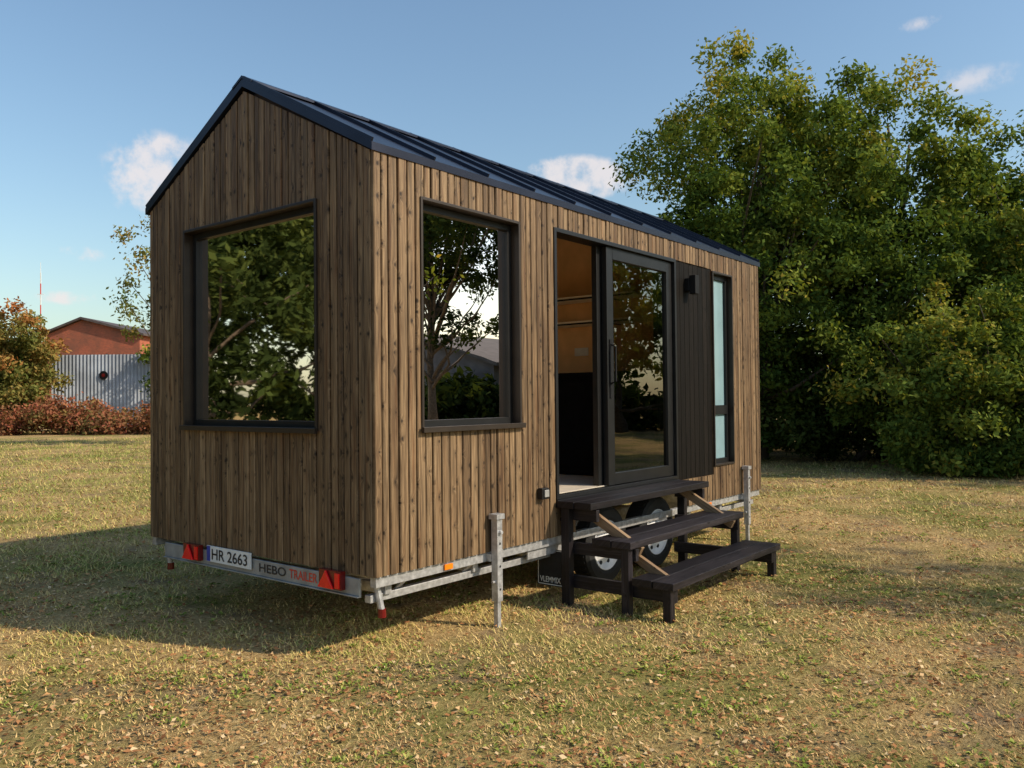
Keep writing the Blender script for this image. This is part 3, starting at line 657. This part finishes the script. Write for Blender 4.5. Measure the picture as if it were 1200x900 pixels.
mb=MB(); mb.box(24+ox,32+ox,-19+oy,-8+oy,0,3.2); mb.face(sf([(24,-19,3.2),(24,-8,3.2),(24,-13.5,4.8)])); mb.face(sf([(32,-19,3.2),(32,-8,3.2),(32,-13.5,4.8)])); mb.obj('wall',M_shed,sh)
mb=MB(); mb.hexa(sf([(23.6,-19.5,3.05),(32.4,-19.5,3.05),(32.4,-13.5,4.8),(23.6,-13.5,4.8)]),sf([(23.6,-19.5,3.2),(32.4,-19.5,3.2),(32.4,-13.5,4.95),(23.6,-13.5,4.95)]))
mb.hexa(sf([(23.6,-13.5,4.8),(32.4,-13.5,4.8),(32.4,-7.5,3.05),(23.6,-7.5,3.05)]),sf([(23.6,-13.5,4.95),(32.4,-13.5,4.95),(32.4,-7.5,3.2),(23.6,-7.5,3.2)])); mb.obj('roof',M_sroof,sh)
hedge('field_hedge','low green hedge beyond the shed',[(42,-12),(30,-18),(22,-24),(14,-32)],170,80,0.25,M_leafd,1.2,2.4,1.0,0.3)

# ------------------------------------------------------------------ camera
pit=math.radians(1.06); rol=math.radians(0.55)
f=Vector((FW[0],FW[1],0))*math.cos(pit)+Vector((0,0,1))*math.sin(pit); f.normalize()
r=Vector((RT[0],RT[1],0)).normalized(); u=r.cross(f).normalized()
r2=r*math.cos(rol)-u*math.sin(rol); u2=u*math.cos(rol)+r*math.sin(rol)
cam=bpy.data.cameras.new('camera'); co=bpy.data.objects.new('camera',cam); COL.objects.link(co); scene.camera=co
cam.lens=29.2; cam.sensor_width=36; cam.clip_end=3000; cam.clip_start=0.05
Mx=Matrix(((r2.x,u2.x,-f.x,CAM[0]),(r2.y,u2.y,-f.y,CAM[1]),(r2.z,u2.z,-f.z,1.5),(0,0,0,1)))
co.matrix_world=Mx
# ------------------------------------------------------------------ light
S=Vector((0.351,-0.935,0)).normalized(); EL=math.radians(36)
sd=Vector((S.x*math.cos(EL),S.y*math.cos(EL),math.sin(EL)))
sl=bpy.data.lights.new('sun','SUN'); sl.energy=4.9; sl.angle=math.radians(1.0); sl.color=(1,0.86,0.66)
so=bpy.data.objects.new('sun',sl); so.rotation_euler=sd.to_track_quat('Z','Y').to_euler(); COL.objects.link(so)
w=bpy.data.worlds.new('World'); scene.world=w; w.use_nodes=True; nt=w.node_tree; nt.nodes.clear()
out=N(nt,'ShaderNodeOutputWorld'); bg=N(nt,'ShaderNodeBackground'); L(nt,bg.outputs[0],out.inputs[0]); bg.inputs[1].default_value=0.15
sky=N(nt,'ShaderNodeTexSky'); sky.sky_type='NISHITA'; sky.sun_disc=False; sky.sun_elevation=EL; sky.sun_rotation=math.atan2(S.x,S.y)
sky.air_density=1.35; sky.dust_density=1.3; sky.ozone_density=1.3
tc=N(nt,'ShaderNodeTexCoord')
def cdir(px,py):
    d=f+r2*((px-600)/973)+u2*((450-py)/973); return d.normalized()
nzt=N(nt,'ShaderNodeTexNoise'); nzt.inputs['Scale'].default_value=26; nzt.inputs['Detail'].default_value=5; nzt.inputs['Roughness'].default_value=0.6; L(nt,tc.outputs['Generated'],nzt.inputs['Vector'])
acc=None
for (px,py,rw,rh,st) in ((190,207,0.066,0.052,1),(90,297,0.034,0.010,.6),(82,349,0.036,0.009,.65),(672,210,0.080,0.030,1),(1130,95,0.07,0.016,.3),(1085,27,0.04,0.008,.35)):
    c=cdir(px,py); rr=c.cross(Vector((0,0,1))).normalized(); uu=rr.cross(c)
    def dot(vv):
        n_=N(nt,'ShaderNodeVectorMath',operation='DOT_PRODUCT'); L(nt,tc.outputs['Generated'],n_.inputs[0]); n_.inputs[1].default_value=vv; return n_.outputs['Value']
    a=math_n(nt,'POWER',math_n(nt,'ABSOLUTE',dot(rr/rw)),2.0); b=math_n(nt,'POWER',math_n(nt,'ABSOLUTE',dot(uu/rh)),2.0)
    dd=math_n(nt,'ADD',a,b); v=math_n(nt,'SUBTRACT',1.0,dd,True)
    v=math_n(nt,'MULTIPLY',math_n(nt,'MULTIPLY',v,math_n(nt,'GREATER_THAN',dot(c),0.0)),st)
    acc=v if acc is None else math_n(nt,'MAXIMUM',acc,v)
cm=math_n(nt,'ADD',math_n(nt,'MULTIPLY',acc,0.8),math_n(nt,'MULTIPLY',math_n(nt,'SUBTRACT',nzt.outputs[0],0.5),3.4))
mr=N(nt,'ShaderNodeMapRange'); L(nt,cm,mr.inputs[0]); mr.inputs[1].default_value=0.05; mr.inputs[2].default_value=0.95; mr.interpolation_type='SMOOTHSTEP'
mask=math_n(nt,'MULTIPLY',mr.outputs[0],math_n(nt,'MULTIPLY',acc,2.4,True))
c1=mixc(nt,1.0,sky.outputs[0],(0.90,1.0,1.06),'MULTIPLY')
c2=mixc(nt,math_n(nt,'MULTIPLY',mask,0.8),c1,(6.0,5.5,5.4))
L(nt,c2,bg.inputs[0])
